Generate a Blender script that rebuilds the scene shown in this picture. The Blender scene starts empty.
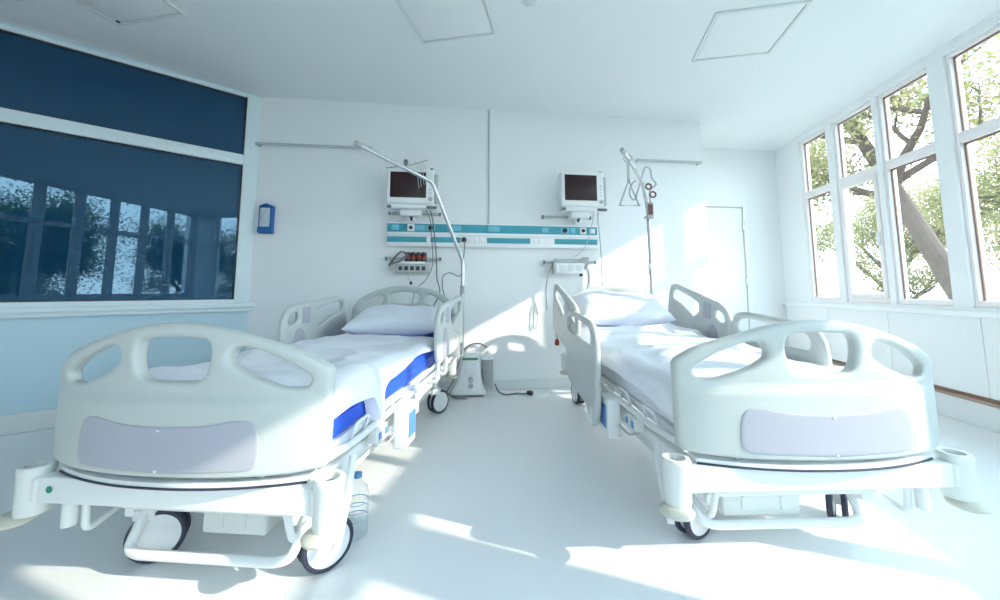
import bpy, bmesh, math, random
import numpy as np
from mathutils import Vector, Matrix, noise

random.seed(7)
scene = bpy.context.scene
COL = scene.collection
R = math.radians
PI = math.pi

# ------------------------------------------------------------------ materials
def mat(name, col, rough=0.5, metal=0.0, spec=0.5, bump=0.0, bscale=200.0, coat=0.0, var=0.0, vscale=3.0, trans=0.0, ior=1.45, emit=None):
    m = bpy.data.materials.new(name); m.use_nodes = True
    nt = m.node_tree; b = nt.nodes['Principled BSDF']
    b.inputs['Base Color'].default_value = (*col, 1)
    b.inputs['Roughness'].default_value = rough
    b.inputs['Metallic'].default_value = metal
    b.inputs['Specular IOR Level'].default_value = spec
    b.inputs['Coat Weight'].default_value = coat
    b.inputs['IOR'].default_value = ior
    b.inputs['Transmission Weight'].default_value = trans
    tc = nt.nodes.new('ShaderNodeTexCoord')
    if var > 0:
        n = nt.nodes.new('ShaderNodeTexNoise'); n.inputs['Scale'].default_value = vscale; n.inputs['Detail'].default_value = 4
        nt.links.new(tc.outputs['Object'], n.inputs['Vector'])
        mx = nt.nodes.new('ShaderNodeMix'); mx.data_type = 'RGBA'
        mx.inputs['A'].default_value = (*[c * (1 - var) for c in col], 1)
        mx.inputs['B'].default_value = (*[min(1, c * (1 + var * .5)) for c in col], 1)
        nt.links.new(n.outputs['Fac'], mx.inputs['Factor'])
        nt.links.new(mx.outputs['Result'], b.inputs['Base Color'])
    if bump > 0:
        n2 = nt.nodes.new('ShaderNodeTexNoise'); n2.inputs['Scale'].default_value = bscale; n2.inputs['Detail'].default_value = 3
        nt.links.new(tc.outputs['Object'], n2.inputs['Vector'])
        bp = nt.nodes.new('ShaderNodeBump'); bp.inputs['Strength'].default_value = bump; bp.inputs['Distance'].default_value = 0.002
        nt.links.new(n2.outputs['Fac'], bp.inputs['Height']); nt.links.new(bp.outputs['Normal'], b.inputs['Normal'])
    return m

M = {}
M['wall'] = mat('wall_paint', (.83, .84, .845), .55, bump=.08, bscale=120)
M['wall_blue'] = mat('wall_paint_teal_cast', (.52, .68, .75), .55, bump=.08, bscale=120)  # teal cast and dimness of the left side put into the wall colour
M['ceiling'] = mat('ceiling_paint', (.82, .83, .84), .6, bump=.05, bscale=90)
M['floor'] = mat('vinyl_floor', (.80, .81, .815), .30, spec=.5, var=.04, vscale=60, bump=.03, bscale=8)
M['base'] = mat('vinyl_coving', (.70, .72, .72), .45)
M['white'] = mat('white_lacquer', (.84, .85, .85), .35)
M['frame'] = mat('white_window_frame', (.86, .81, .80), .35)  # faint pink of the flare mixed into the frame white
M['glazing'] = mat('glazing_frame_teal_cast', (.68, .77, .80), .4)  # same teal cast carried into the frame and sill colour
M['rebate'] = mat('brown_window_gasket', (.30, .17, .13), .5)
M['panel_white'] = mat('white_board', (.83, .83, .83), .45)
M['plastic'] = mat('bed_plastic', (.53, .56, .54), .33, bump=.02, bscale=300)
M['insert'] = mat('grey_lavender_plastic', (.42, .42, .475), .4)
M['steel_white'] = mat('powder_coated_steel', (.78, .80, .80), .32)
M['bumper'] = mat('bumper_plastic', (.72, .74, .72), .38)
M['disc'] = mat('cream_bumper_disc', (.60, .58, .50), .5)
M['rubber'] = mat('dark_rubber', (.035, .04, .07), .55)
M['dark'] = mat('dark_plastic', (.03, .03, .035), .45)
M['hub'] = mat('castor_hub', (.72, .73, .74), .3)
M['blue'] = mat('blue_mattress_cover', (.018, .10, .62), .42, bump=.1, bscale=25)
M['linen'] = mat('white_linen', (.84, .85, .90), .8, bump=.25, bscale=40)
M['pillow'] = mat('pillow_linen', (.80, .82, .90), .8, bump=.2, bscale=30)
M['lsheet'] = mat('lower_sheet', (.80, .81, .86), .8, bump=.2, bscale=40)
M['chrome'] = mat('brushed_chrome', (.62, .64, .66), .22, metal=.9)
M['teal'] = mat('teal_panel', (.05, .32, .40), .4)
M['lteal'] = mat('pale_teal_label', (.18, .50, .62), .4)
M['screen'] = mat('dark_screen', (.030, .012, .014), .25, spec=.4)
M['cable'] = mat('grey_cable', (.16, .17, .18), .5)
M['lcable'] = mat('pale_cable', (.5, .52, .53), .5)
M['module'] = mat('grey_module', (.45, .46, .46), .4)
M['red'] = mat('red_plastic', (.30, .03, .02), .4)
M['brown'] = mat('brown_plastic', (.16, .06, .05), .4)
M['green'] = mat('green_plastic', (.02, .25, .16), .4)
M['dkblue'] = mat('dark_blue_plastic', (.015, .12, .38), .35)
M['blue_bit'] = mat('light_blue_plastic', (.10, .28, .55), .4)
M['paper'] = mat('printed_paper', (.62, .70, .78), .6, var=.5, vscale=25)
M['jar'] = mat('smoked_jar', (.38, .40, .41), .15, var=.3, vscale=40)
M['bark'] = mat('tree_bark', (.11, .075, .06), .9, var=.5, vscale=8, bump=.6, bscale=15)
M['ground'] = mat('lawn_ground', (.20, .19, .13), .95, var=.5, vscale=4)
M['facade'] = mat('outside_render', (.62, .60, .57), .8)

def dark_glass():
    m = bpy.data.materials.new('tinted_observation_glass'); m.use_nodes = True
    nt = m.node_tree; nt.nodes.clear()
    out = nt.nodes.new('ShaderNodeOutputMaterial'); mix = nt.nodes.new('ShaderNodeMixShader')
    d = nt.nodes.new('ShaderNodeBsdfDiffuse'); d.inputs['Color'].default_value = (.002, .032, .085, 1)
    g = nt.nodes.new('ShaderNodeBsdfGlossy'); g.inputs['Roughness'].default_value = .015; g.inputs['Color'].default_value = (.50, .80, 1.0, 1)
    f = nt.nodes.new('ShaderNodeFresnel'); f.inputs['IOR'].default_value = 1.85
    nt.links.new(f.outputs[0], mix.inputs[0]); nt.links.new(d.outputs[0], mix.inputs[1]); nt.links.new(g.outputs[0], mix.inputs[2])
    nt.links.new(mix.outputs[0], out.inputs[0]); return m
M['dark_glass'] = dark_glass()

def clear_glass(name, tint, ior=1.45):
    m = bpy.data.materials.new(name); m.use_nodes = True
    nt = m.node_tree; nt.nodes.clear()
    out = nt.nodes.new('ShaderNodeOutputMaterial'); mix = nt.nodes.new('ShaderNodeMixShader')
    t = nt.nodes.new('ShaderNodeBsdfTransparent'); t.inputs['Color'].default_value = (*tint, 1)
    g = nt.nodes.new('ShaderNodeBsdfGlossy'); g.inputs['Roughness'].default_value = .01
    lw = nt.nodes.new('ShaderNodeLayerWeight')                # facing is the same from both sides of the pane
    pw = nt.nodes.new('ShaderNodeMath'); pw.operation = 'POWER'; pw.inputs[1].default_value = 5
    f = nt.nodes.new('ShaderNodeMath'); f.operation = 'MULTIPLY_ADD'; f.inputs[1].default_value = .9; f.inputs[2].default_value = ior - 1.42
    nt.links.new(lw.outputs['Facing'], pw.inputs[0]); nt.links.new(pw.outputs[0], f.inputs[0])
    nt.links.new(f.outputs[0], mix.inputs[0]); nt.links.new(t.outputs[0], mix.inputs[1]); nt.links.new(g.outputs[0], mix.inputs[2])
    nt.links.new(mix.outputs[0], out.inputs[0]); return m
M['glass'] = clear_glass('window_glass', (.96, .98, .97))
M['bottle'] = clear_glass('clear_bottle_plastic', (.93, .965, .985), 1.46)

def leaf_mat(name, c1, c2):
    m = bpy.data.materials.new(name); m.use_nodes = True
    nt = m.node_tree; nt.nodes.clear()
    out = nt.nodes.new('ShaderNodeOutputMaterial'); mix = nt.nodes.new('ShaderNodeMixShader'); mix.inputs[0].default_value = .5
    d = nt.nodes.new('ShaderNodeBsdfDiffuse'); t = nt.nodes.new('ShaderNodeBsdfTranslucent')
    tc = nt.nodes.new('ShaderNodeTexCoord'); n = nt.nodes.new('ShaderNodeTexNoise'); n.inputs['Scale'].default_value = 1.7
    r = nt.nodes.new('ShaderNodeValToRGB')
    r.color_ramp.elements[0].position = .35; r.color_ramp.elements[0].color = (*c1, 1)
    r.color_ramp.elements[1].position = .65; r.color_ramp.elements[1].color = (*c2, 1)
    nt.links.new(tc.outputs['Object'], n.inputs['Vector']); nt.links.new(n.outputs['Fac'], r.inputs[0])
    nt.links.new(r.outputs[0], d.inputs[0]); nt.links.new(r.outputs[0], t.inputs[0])
    nt.links.new(d.outputs[0], mix.inputs[1]); nt.links.new(t.outputs[0], mix.inputs[2])
    nt.links.new(mix.outputs[0], out.inputs[0]); return m
M['leaf'] = leaf_mat('yellow_green_leaves', (.22, .22, .09), (.42, .36, .19))
M['leaf_dark'] = leaf_mat('green_leaves', (.03, .08, .025), (.11, .17, .05))

# ------------------------------------------------------------------ objects
def empty(name, label, cat, loc=(0, 0, 0), rz=0, group=None):
    o = bpy.data.objects.new(name, None); COL.objects.link(o)
    o.empty_display_size = .1
    o.location = loc; o.rotation_euler = (0, 0, rz)
    o['label'] = label; o['category'] = cat
    if group: o['group'] = group
    return o

def tag(o, label, cat, group=None):
    o['label'] = label; o['category'] = cat
    if group: o['group'] = group
    return o

def link(name, me, material, parent=None, smooth=True, loc=None, rot=None):
    o = bpy.data.objects.new(name, me); COL.objects.link(o)
    if material and not me.materials: me.materials.append(material)
    if smooth:
        me.polygons.foreach_set('use_smooth', [True] * len(me.polygons))
    if parent: o.parent = parent
    if loc is not None: o.location = loc
    if rot is not None: o.rotation_euler = rot
    return o

class B:
    """collects shapes into one mesh"""
    def __init__(s): s.v = []; s.f = []; s.sm = []
    def add(s, vs, fs, smooth=False):
        k = len(s.v); s.v.extend([tuple(v) for v in vs]); s.f.extend([tuple(i + k for i in f) for f in fs]); s.sm.extend([smooth] * len(fs)); return s
    def box(s, lo, hi, bev=0.0, rz=0.0, piv=None):
        bm = bmesh.new(); bmesh.ops.create_cube(bm, size=1)
        d = [hi[i] - lo[i] for i in range(3)]; c = [(hi[i] + lo[i]) / 2 for i in range(3)]
        for v in bm.verts: v.co = Vector((v.co[i] * d[i] + c[i] for i in range(3)))
        if bev > 0:
            bmesh.ops.bevel(bm, geom=list(bm.edges), offset=min(bev, min(d) * .45), segments=3, profile=.5, affect='EDGES')
        if rz:
            p = Vector(piv or c); mt = Matrix.Translation(p) @ Matrix.Rotation(rz, 4, 'Z') @ Matrix.Translation(-p)
            bm.transform(mt)
        bm.verts.index_update()
        s.add([v.co for v in bm.verts], [[v.index for v in f.verts] for f in bm.faces], bev > 0); bm.free(); return s
    def obox(s, o, ax, ay, lo, hi, bev=0.0):
        """box in a frame: origin o, unit axes ax (x), ay (y), z up"""
        k = len(s.v); s.box(lo, hi, bev)
        for i in range(k, len(s.v)):
            x, y, z = s.v[i]; s.v[i] = (o[0] + ax[0] * x + ay[0] * y, o[1] + ax[1] * x + ay[1] * y, z)
        if ax[0] * ay[1] - ax[1] * ay[0] < 0:
            nf = len(s.f)
            for i in range(nf):
                if min(s.f[i]) >= k: s.f[i] = tuple(reversed(s.f[i]))
        return s
    def tube(s, pts, r, n=12, closed=False, caps=True):
        P = [Vector(p) for p in pts]; N = len(P)
        rr = r if isinstance(r, (list, tuple)) else [r] * N
        up = None; rings = []
        for i in range(N):
            a = P[i - 1] if (i > 0 or closed) else P[i]; b = P[(i + 1) % N] if (i < N - 1 or closed) else P[i]
            t = (b - a)
            t = t.normalized() if t.length > 1e-9 else Vector((0, 0, 1))
            if up is None:
                up = Vector((0, 0, 1)) if abs(t.z) < .9 else Vector((1, 0, 0))
            x = t.cross(up)
            if x.length < 1e-6: x = t.orthogonal()
            x.normalize(); y = x.cross(t); up = y
            rings.append([P[i] + (x * math.cos(2 * PI * k / n) + y * math.sin(2 * PI * k / n)) * rr[i] for k in range(n)])
        vs = [v for r_ in rings for v in r_]; fs = []
        for i in range(N if closed else N - 1):
            j = (i + 1) % N
            for k in range(n):
                l = (k + 1) % n; fs.append((i * n + k, i * n + l, j * n + l, j * n + k))
        if caps and not closed:
            fs.append(tuple(range(n - 1, -1, -1))); fs.append(tuple((N - 1) * n + k for k in range(n)))
        return s.add(vs, fs, True)
    def lathe(s, prof, c=(0, 0, 0), n=32, axis='Z', cap=True):
        """prof: list of (radius, height)"""
        vs = []
        for (r, h) in prof:
            for k in range(n):
                a = 2 * PI * k / n; x, y, z = r * math.cos(a), r * math.sin(a), h
                if axis == 'X': x, y, z = z, x, y
                elif axis == 'Y': x, y, z = y, z, x
                vs.append((x + c[0], y + c[1], z + c[2]))
        fs = []
        for i in range(len(prof) - 1):
            for k in range(n):
                l = (k + 1) % n; fs.append((i * n + k, i * n + l, (i + 1) * n + l, (i + 1) * n + k))
        if cap:
            fs.append(tuple(range(n - 1, -1, -1))); fs.append(tuple((len(prof) - 1) * n + k for k in range(n)))
        return s.add(vs, fs, True)
    def prism(s, poly, axis, a, b):
        """extrude a 2-D polygon along axis ('X': poly in y,z; 'Y': poly in x,z; 'Z': poly in x,y)"""
        n = len(poly)
        def P(p, h): return {'X': (h, p[0], p[1]), 'Y': (p[0], h, p[1]), 'Z': (p[0], p[1], h)}[axis]
        vs = [P(p, a) for p in poly] + [P(p, b) for p in poly]
        fs = [(i, (i + 1) % n, n + (i + 1) % n, n + i) for i in range(n)] + [tuple(range(n - 1, -1, -1)), tuple(range(n, 2 * n))]
        return s.add(vs, fs, False)
    def mesh(s, name):
        me = bpy.data.meshes.new(name); me.from_pydata(s.v, [], s.f); 
        bm = bmesh.new(); bm.from_mesh(me); bmesh.ops.recalc_face_normals(bm, faces=bm.faces); 
        for e in bm.edges:
            if len(e.link_faces) == 2 and e.calc_face_angle(0) > R(38): e.smooth = False
        bm.to_mesh(me); bm.free()
        return me
    def build(s, name, material, parent=None, smooth=True):
        return link(name, s.mesh(name), material, parent, smooth)

def spline(pts, n=8, closed=False):
    P = [Vector(p) for p in pts]; out = []; N = len(P)
    for i in range(N if closed else N - 1):
        if closed: p0, p1, p2, p3 = P[i - 1], P[i], P[(i + 1) % N], P[(i + 2) % N]
        else: p0, p1, p2, p3 = P[max(i - 1, 0)], P[i], P[i + 1], P[min(i + 2, N - 1)]
        for k in range(n):
            t = k / n
            out.append(.5 * ((2 * p1) + (p2 - p0) * t + (2 * p0 - 5 * p1 + 4 * p2 - p3) * t * t + (3 * p1 - p0 - 3 * p2 + p3) * t ** 3))
    if not closed: out.append(P[-1])
    return out

def rbend(pts, rad, n=6):
    """polyline with rounded corners (3-D)"""
    P = [Vector(p) for p in pts]; out = [P[0]]
    for i in range(1, len(P) - 1):
        a, b, c = P[i - 1], P[i], P[i + 1]
        r = min(rad, (a - b).length * .48, (c - b).length * .48)
        p, q = b + (a - b).normalized() * r, b + (c - b).normalized() * r
        for k in range(n + 1):
            t = k / n; out.append(p * (1 - t) ** 2 + b * 2 * t * (1 - t) + q * t * t)
    out.append(P[-1]); return out

# ------------------------------------------------------------------ moulded boards from a signed distance field
def rpoly(pts, rad, n=6):
    N = len(pts); out = []
    for i in range(N):
        a, b, c = (np.array(pts[(i + k) % N], float) for k in (-1, 0, 1))
        la, lc = np.linalg.norm(a - b), np.linalg.norm(c - b); r = min(rad, la * .48, lc * .48)
        p, q = b + (a - b) / la * r, b + (c - b) / lc * r
        for k in range(n + 1):
            t = k / n; out.append(p * (1 - t) ** 2 + 2 * b * t * (1 - t) + q * t * t)
    return np.array(out)

def sd_poly(X, Y, poly):
    d = np.full(X.shape, 1e9); s = np.ones(X.shape)
    N = len(poly)
    for i in range(N):
        a, b = poly[i], poly[i - 1]
        ex, ey = b - a; wx, wy = X - a[0], Y - a[1]
        t = np.clip((wx * ex + wy * ey) / (ex * ex + ey * ey + 1e-18), 0, 1)
        d = np.minimum(d, (wx - ex * t) ** 2 + (wy - ey * t) ** 2)
        c1, c2, c3 = Y >= a[1], Y < b[1], ex * wy > ey * wx
        flip = (c1 & c2 & c3) | (~c1 & ~c2 & ~c3)
        s = np.where(flip, -s, s)
    return s * np.sqrt(d)

def surface_nets(V, org, h):
    nx, ny, nz = V.shape
    ins = V < 0
    cnt = np.zeros((nx - 1, ny - 1, nz - 1), int); acc = np.zeros((nx - 1, ny - 1, nz - 1, 3)); num = np.zeros((nx - 1, ny - 1, nz - 1))
    sl = lambda o, n: slice(o, n - 1 + o)
    corners = [(i, j, k) for i in (0, 1) for j in (0, 1) for k in (0, 1)]
    vv = {c: V[sl(c[0], nx), sl(c[1], ny), sl(c[2], nz)] for c in corners}
    for c in corners: cnt += (vv[c] < 0)
    act = (cnt > 0) & (cnt < 8)
    for a in corners:
        for ax in range(3):
            if a[ax]: continue
            b = tuple(a[k] + (k == ax) for k in range(3))
            va, vb = vv[a], vv[b]; cr = (va < 0) != (vb < 0)
            t = np.where(cr, va / np.where(np.abs(va - vb) < 1e-12, 1e-12, va - vb), 0)
            for k in range(3): acc[..., k] += np.where(cr, a[k] + (t if k == ax else 0), 0)
            num += cr
    idx = -np.ones(act.shape, int); ii = np.argwhere(act); idx[act] = np.arange(len(ii))
    P = (ii + acc[act] / num[act][:, None]) * h + np.array(org)
    quads = []
    for ax in range(3):
        o1, o2 = [k for k in range(3) if k != ax]
        lo = [slice(None)] * 3; hi = [slice(None)] * 3
        lo[ax] = slice(0, -1); hi[ax] = slice(1, None)
        ch = ins[tuple(lo)] != ins[tuple(hi)]
        e = np.argwhere(ch)
        e = e[(e[:, o1] > 0) & (e[:, o2] > 0) & (e[:, o1] < V.shape[o1] - 1) & (e[:, o2] < V.shape[o2] - 1)]
        d1 = np.zeros(3, int); d1[o1] = 1; d2 = np.zeros(3, int); d2[o2] = 1
        g = lambda q: idx[q[:, 0], q[:, 1], q[:, 2]]
        quads.append(np.stack([g(e - d1 - d2), g(e - d2), g(e), g(e - d1)], 1))
    return P, np.concatenate(quads)

def board(outline, holes, thick, rnd, h=.0075, warp=None, axes='UWZ', name='board', pad=.03, blend=.0):
    """moulded plate: outline and holes in (a, z); thick(a, z) half thickness; warp(a, w, z) -> w"""
    a0, z0 = outline.min(0) - pad; a1, z1 = outline.max(0) + pad
    A = np.arange(a0, a1, h); Z = np.arange(z0, z1, h)
    X, Y = np.meshgrid(A, Z, indexing='ij')
    d = sd_poly(X, Y, outline)
    for q in holes: d = np.maximum(d, -sd_poly(X, Y, q))
    T = thick(X, Y) if callable(thick) else np.full(X.shape, thick)
    tm = T.max() + 2 * h
    W = np.arange(-tm, tm + h, h)
    rn = np.minimum(rnd, T * .98)[:, None, :] if True else rnd
    da = d[:, None, :] + rn; db = np.abs(W)[None, :, None] - T[:, None, :] + rn
    S = np.minimum(np.maximum(da, db), 0) + np.sqrt(np.maximum(da, 0) ** 2 + np.maximum(db, 0) ** 2) - rn
    P, F = surface_nets(S, (a0, -tm, z0), h)
    if warp is not None: P[:, 1] = warp(P[:, 0], P[:, 1], P[:, 2])
    me = bpy.data.meshes.new(name); me.from_pydata(P.tolist(), [], F.tolist())
    bm = bmesh.new(); bm.from_mesh(me); bmesh.ops.recalc_face_normals(bm, faces=bm.faces)
    bmesh.ops.smooth_vert(bm, verts=bm.verts, factor=.5, use_axis_x=True, use_axis_y=True, use_axis_z=True)
    bmesh.ops.smooth_vert(bm, verts=bm.verts, factor=.5, use_axis_x=True, use_axis_y=True, use_axis_z=True)
    bm.to_mesh(me); bm.free()
    return me

def plate(outline, front, h_in=.004, nseg=40, name='plate', push=.0):
    """thin raised insert lying on a surface: outline in (a, z); front(a, z) gives the surface w, built with a fine grid"""
    a0, z0 = outline.min(0); a1, z1 = outline.max(0)
    h = .008
    A = np.arange(a0 - 2 * h, a1 + 2 * h, h); Z = np.arange(z0 - 2 * h, z1 + 2 * h, h); W = np.array([-3, -2, -1, 0, 1, 2, 3]) * .003
    X, Y = np.meshgrid(A, Z, indexing='ij'); d = sd_poly(X, Y, outline)
    S = np.maximum(d[:, None, :] / h, np.abs(W)[None, :, None] / .003 - 1.5)
    P, F = surface_nets(S, (0, 0, 0), 1.0)
    P = np.stack([A[0] + P[:, 0] * h, (P[:, 1] - 3) * .003, Z[0] + P[:, 2] * h], 1)
    P[:, 1] = P[:, 1] * (h_in / .0045) + front(P[:, 0], P[:, 2])
    me = bpy.data.meshes.new(name); me.from_pydata(P.tolist(), [], F.tolist())
    bm = bmesh.new(); bm.from_mesh(me); bmesh.ops.recalc_face_normals(bm, faces=bm.faces); bm.to_mesh(me); bm.free()
    return me

def remap(me, fn):
    for v in me.vertices: v.co = Vector(fn(*v.co))
    bm = bmesh.new(); bm.from_mesh(me); bmesh.ops.recalc_face_normals(bm, faces=bm.faces); bm.to_mesh(me); bm.free()
    return me

# ------------------------------------------------------------------ the room
H_C = 2.93
LO, LD = Vector((-2.394, 3.736)), Vector((-.744, -.668))          # left glazed wall
LN = Vector((-.668, .744))                                         # pointing out of the room
BO, BD = Vector((-2.394, 3.736)), Vector((.9923, .1236)); BN = Vector((-.1236, .9923))
RO, RD = Vector((3.5, 2.8)), Vector((.1386, .9903)); RN = Vector((.9903, -.1386))
KO, KD = Vector((2.80, 5.15)), Vector((.9923, .1236)); KN = BN
REAR_Y = -2.0
X_LEFT = -4.6

def structure(o): o['kind'] = 'structure'; return o

structure(B().box((-5.2, -2.4, -.12), (4.4, 5.9, 0)).build('floor', M['floor'], smooth=False))
structure(B().prism([(-4.75, -2.16), (2.965, -2.16), (4.02, 5.42), (1.95, 5.25), (2.10, 4.45), (-2.60, 3.95), (-4.75, 2.02)], 'Z', H_C, H_C + .15).build('ceiling', M['ceiling'], smooth=False))
# back wall and the recess to its right
structure(B().obox(BO, BD, BN, (-.15, 0, 0), (4.742, .15, H_C)).build('wall_back', M['wall'], smooth=False))
structure(B().obox(BO, BD, BN, (4.642, .15, 0), (4.742, .80, H_C)).build('wall_return', M['wall'], smooth=False))
structure(B().obox(KO, KD, KN, (-.7, 0, 0), (1.3, .15, H_C)).build('wall_recess', M['wall'], smooth=False))
# left wall with the observation glazing
g0, g1 = .12, 2.75
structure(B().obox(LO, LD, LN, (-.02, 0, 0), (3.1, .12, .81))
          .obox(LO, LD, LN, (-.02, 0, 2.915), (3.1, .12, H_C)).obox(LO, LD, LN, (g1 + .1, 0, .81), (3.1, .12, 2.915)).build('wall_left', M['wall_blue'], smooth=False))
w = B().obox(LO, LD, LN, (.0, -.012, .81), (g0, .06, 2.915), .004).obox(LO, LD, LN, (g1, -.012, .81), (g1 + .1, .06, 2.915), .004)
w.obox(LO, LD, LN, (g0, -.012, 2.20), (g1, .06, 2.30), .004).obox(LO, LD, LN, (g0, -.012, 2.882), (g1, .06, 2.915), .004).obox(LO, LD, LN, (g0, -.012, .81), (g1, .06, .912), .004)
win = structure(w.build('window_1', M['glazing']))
for z0, z1 in ((.912, 2.20), (2.30, 2.882)):
    B().obox(LO, LD, LN, (g0, .02, z0), (g1, .028, z1)).build('pane', M['dark_glass'], win, smooth=False)
    B().obox(LO, LD, LN, (g0, .008, z1 - .012), (g1, .02, z1)).obox(LO, LD, LN, (g0, .008, z0), (g1, .02, z0 + .008)).obox(LO, LD, LN, (g0, .008, z0), (g0 + .012, .02, z1)).build('gasket', M['dark'], win, smooth=False)
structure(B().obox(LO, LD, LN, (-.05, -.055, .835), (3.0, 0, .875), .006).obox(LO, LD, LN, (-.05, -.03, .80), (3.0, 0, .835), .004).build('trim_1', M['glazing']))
structure(B().obox(LO, LD, LN, (-.02, -.02, 0), (3.0, 0, .135), .008).build('baseboard_left', M['base']))
structure(B().obox(BO, BD, BN, (0, -.015, 0), (4.742, 0, .10), .006).build('baseboard_back', M['base']))
structure(B().obox(KO, KD, KN, (.56, -.015, 0), (1.05, 0, .10), .006).build('baseboard_recess', M['base']))
# rest of the shell behind the camera
structure(B().box((X_LEFT - .15, REAR_Y - .15, 0), (X_LEFT, 1.80, H_C)).build('wall_left_rear', M['wall'], smooth=False))

# right window wall: nine columns of panes along its length
cols = [(1.52, 1.95), (.87, 1.36), (.29, .757), (-.36, .095), (-.83, -.42), (-1.29, -.89), (-1.90, -1.36), (-2.48, -1.97), (-3.22, -2.76), (-3.74, -3.29), (-4.30, -3.81)]
ZB, ZT = .87, 2.85
fr = .03
wr = B().obox(RO, RD, RN, (-5.1, 0, 0), (3.1, .105, ZB)).obox(RO, RD, RN, (-5.1, 0, ZT), (3.1, .105, H_C))
edges = [3.1] + [x for c in cols for x in (c[1] + fr, c[0] - fr)] + [-5.1]
for i in range(0, len(edges), 2):
    wr.obox(RO, RD, RN, (edges[i + 1], 0, ZB), (edges[i], .105, ZT))
structure(wr.build('wall_right', M['wall'], smooth=False))

def window(n, o, d, nn, s0, s1, zb, zt, tr0, tr1, sash):
    f = B()
    a0, a1 = s0 - fr, s1 + fr
    for lo, hi in (((a0, .02, zb), (s0, .10, zt)), ((s1, .02, zb), (a1, .10, zt)), ((s0, .02, zb), (s1, .10, zb + .05)), ((s0, .02, zt - .03), (s1, .10, zt)), ((s0, .02, tr0), (s1, .10, tr1))):
        f.obox(o, d, nn, lo, hi, .006)
    w_ = structure(f.build('window_%d' % n, M['frame']))
    for k, (z0, z1) in enumerate(((zb + .05, tr0), (tr1, zt - .03))):
        B().obox(o, d, nn, (s0, .062, z0), (s1, .070, z1)).build('pane', M['glass'], w_, smooth=False)
        # brown glazing gasket on the reveal
        B().obox(o, d, nn, (s0, .050, z1 - .014), (s1, .061, z1)).obox(o, d, nn, (s1 - .012, .050, z0), (s1, .061, z1)).build('gasket', M['rebate'], w_, smooth=False)
        if sash and k == 0:
            q = B()
            for lo, hi in (((s0, .006, z0), (s0 + .045, .05, z1)), ((s1 - .045, .006, z0), (s1, .05, z1)), ((s0 + .045, .006, z0), (s1 - .045, .05, z0 + .045)), ((s0 + .045, .006, z1 - .045), (s1 - .045, .05, z1))):
                q.obox(o, d, nn, lo, hi, .005)
            q.build('sash', M['frame'], w_)
            B().obox(o, d, nn, (s0 + .012, -.02, 1.42), (s0 + .034, .006, 1.55), .006).build('handle', M['white'], w_)
    return w_
wn = 2
for i, (s0, s1) in enumerate(cols):
    window(wn, RO, RD, RN, s0, s1, ZB, ZT, 2.12, 2.205, i in (1, 4, 7)); wn += 1
# lower right wall: sill board, flush panel, slot, skirting
structure(B().obox(RO, RD, RN, (-4.85, -.06, .80), (2.48, .02, .845), .006).build('trim_2', M['white']))
pn = B(); 
for i in range(9):
    s1 = 2.44 - i * .80
    pn.obox(RO, RD, RN, (s1 - .796, -.035, .235), (s1, -.001, .80), .003)
structure(pn.build('trim_3', M['panel_white']))
structure(B().obox(RO, RD, RN, (-4.8, -.006, .205), (2.44, -.001, .235)).build('trim_4', M['rebate'], smooth=False))
structure(B().obox(RO, RD, RN, (-4.8, -.03, .178), (2.44, 0, .205), .004).build('trim_5', mat('wooden_trim', (.36, .25, .19), .5), smooth=True))
structure(B().obox(RO, RD, RN, (-4.8, -.02, 0), (2.44, 0, .178), .005).build('baseboard_right', M['base']))

# rear wall, six windows
RX0 = X_LEFT; ro, rd, rn = Vector((0, REAR_Y)), Vector((1, 0)), Vector((0, -1))
rc = [(-.72 + .6 * i, -.26 + .6 * i) for i in range(6)]
rw = B().obox(ro, rd, rn, (RX0 - .15, 0, 0), (3.1, .105, ZB)).obox(ro, rd, rn, (RX0 - .15, 0, ZT), (3.1, .105, H_C))
edges = [RX0 - .15] + [x for c in rc for x in (c[0] - fr, c[1] + fr)] + [3.1]
for i in range(0, len(edges), 2):
    rw.obox(ro, rd, rn, (edges[i], 0, ZB), (edges[i + 1], .105, ZT))
structure(rw.build('wall_rear', M['wall'], smooth=False))
for (s0, s1) in rc:
    window(wn, ro, rd, rn, s0, s1, ZB, ZT, 2.12, 2.205, False); wn += 1

# door in the recess
dr = structure(B().obox(KO, KD, KN, (-.50, -.018, 0), (.475, -.004, 2.10), .003).build('door_1', M['white']))
B().obox(KO, KD, KN, (-.52, -.010, 2.10), (.495, 0, 2.112)).obox(KO, KD, KN, (.478, -.010, 0), (.492, 0, 2.10)).build('door_gap', M['module'], dr, smooth=False)
B().obox(KO, KD, KN, (.495, -.022, 0), (.55, 0, 2.17), .004).obox(KO, KD, KN, (-.57, -.022, 2.115), (.495, 0, 2.17), .004).build('door_frame', M['white'], dr)
for z in (.35, 1.05, 1.80):
    B().obox(KO, KD, KN, (.47, -.034, z), (.50, -.02, z + .10), .004).build('hinge', M['chrome'], dr)

# ------------------------------------------------------------------ ceiling things
def ceil_panel(name, label, cx, cy, s=.595, hatch=False, rz=R(-11.2)):
    o = empty(name, label, 'ceiling panel', (cx, cy, H_C), rz, 'square panels flush in the ceiling')
    h = s / 2
    fr_ = B()
    for lo, hi in (((-h, -h, -.014), (h, -h + .022, -.0005)), ((-h, h - .022, -.014), (h, h, -.0005)), ((-h, -h + .022, -.014), (-h + .022, h - .022, -.0005)), ((h - .022, -h + .022, -.014), (h, h - .022, -.0005))):
        fr_.box(lo, hi, .003)
    fr_.build('panel_frame', M['base'], o)
    B().box((-h + .026, -h + .026, -.009), (h - .026, h - .026, -.0005), .002).build('hatch_leaf' if hatch else 'diffuser', M['panel_white'], o)
    if hatch:
        B().lathe([(.012, 0), (.012, -.006), (.006, -.008)], (-h + .05, h - .04, -.009), 16).build('latch', M['dark'], o)
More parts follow.
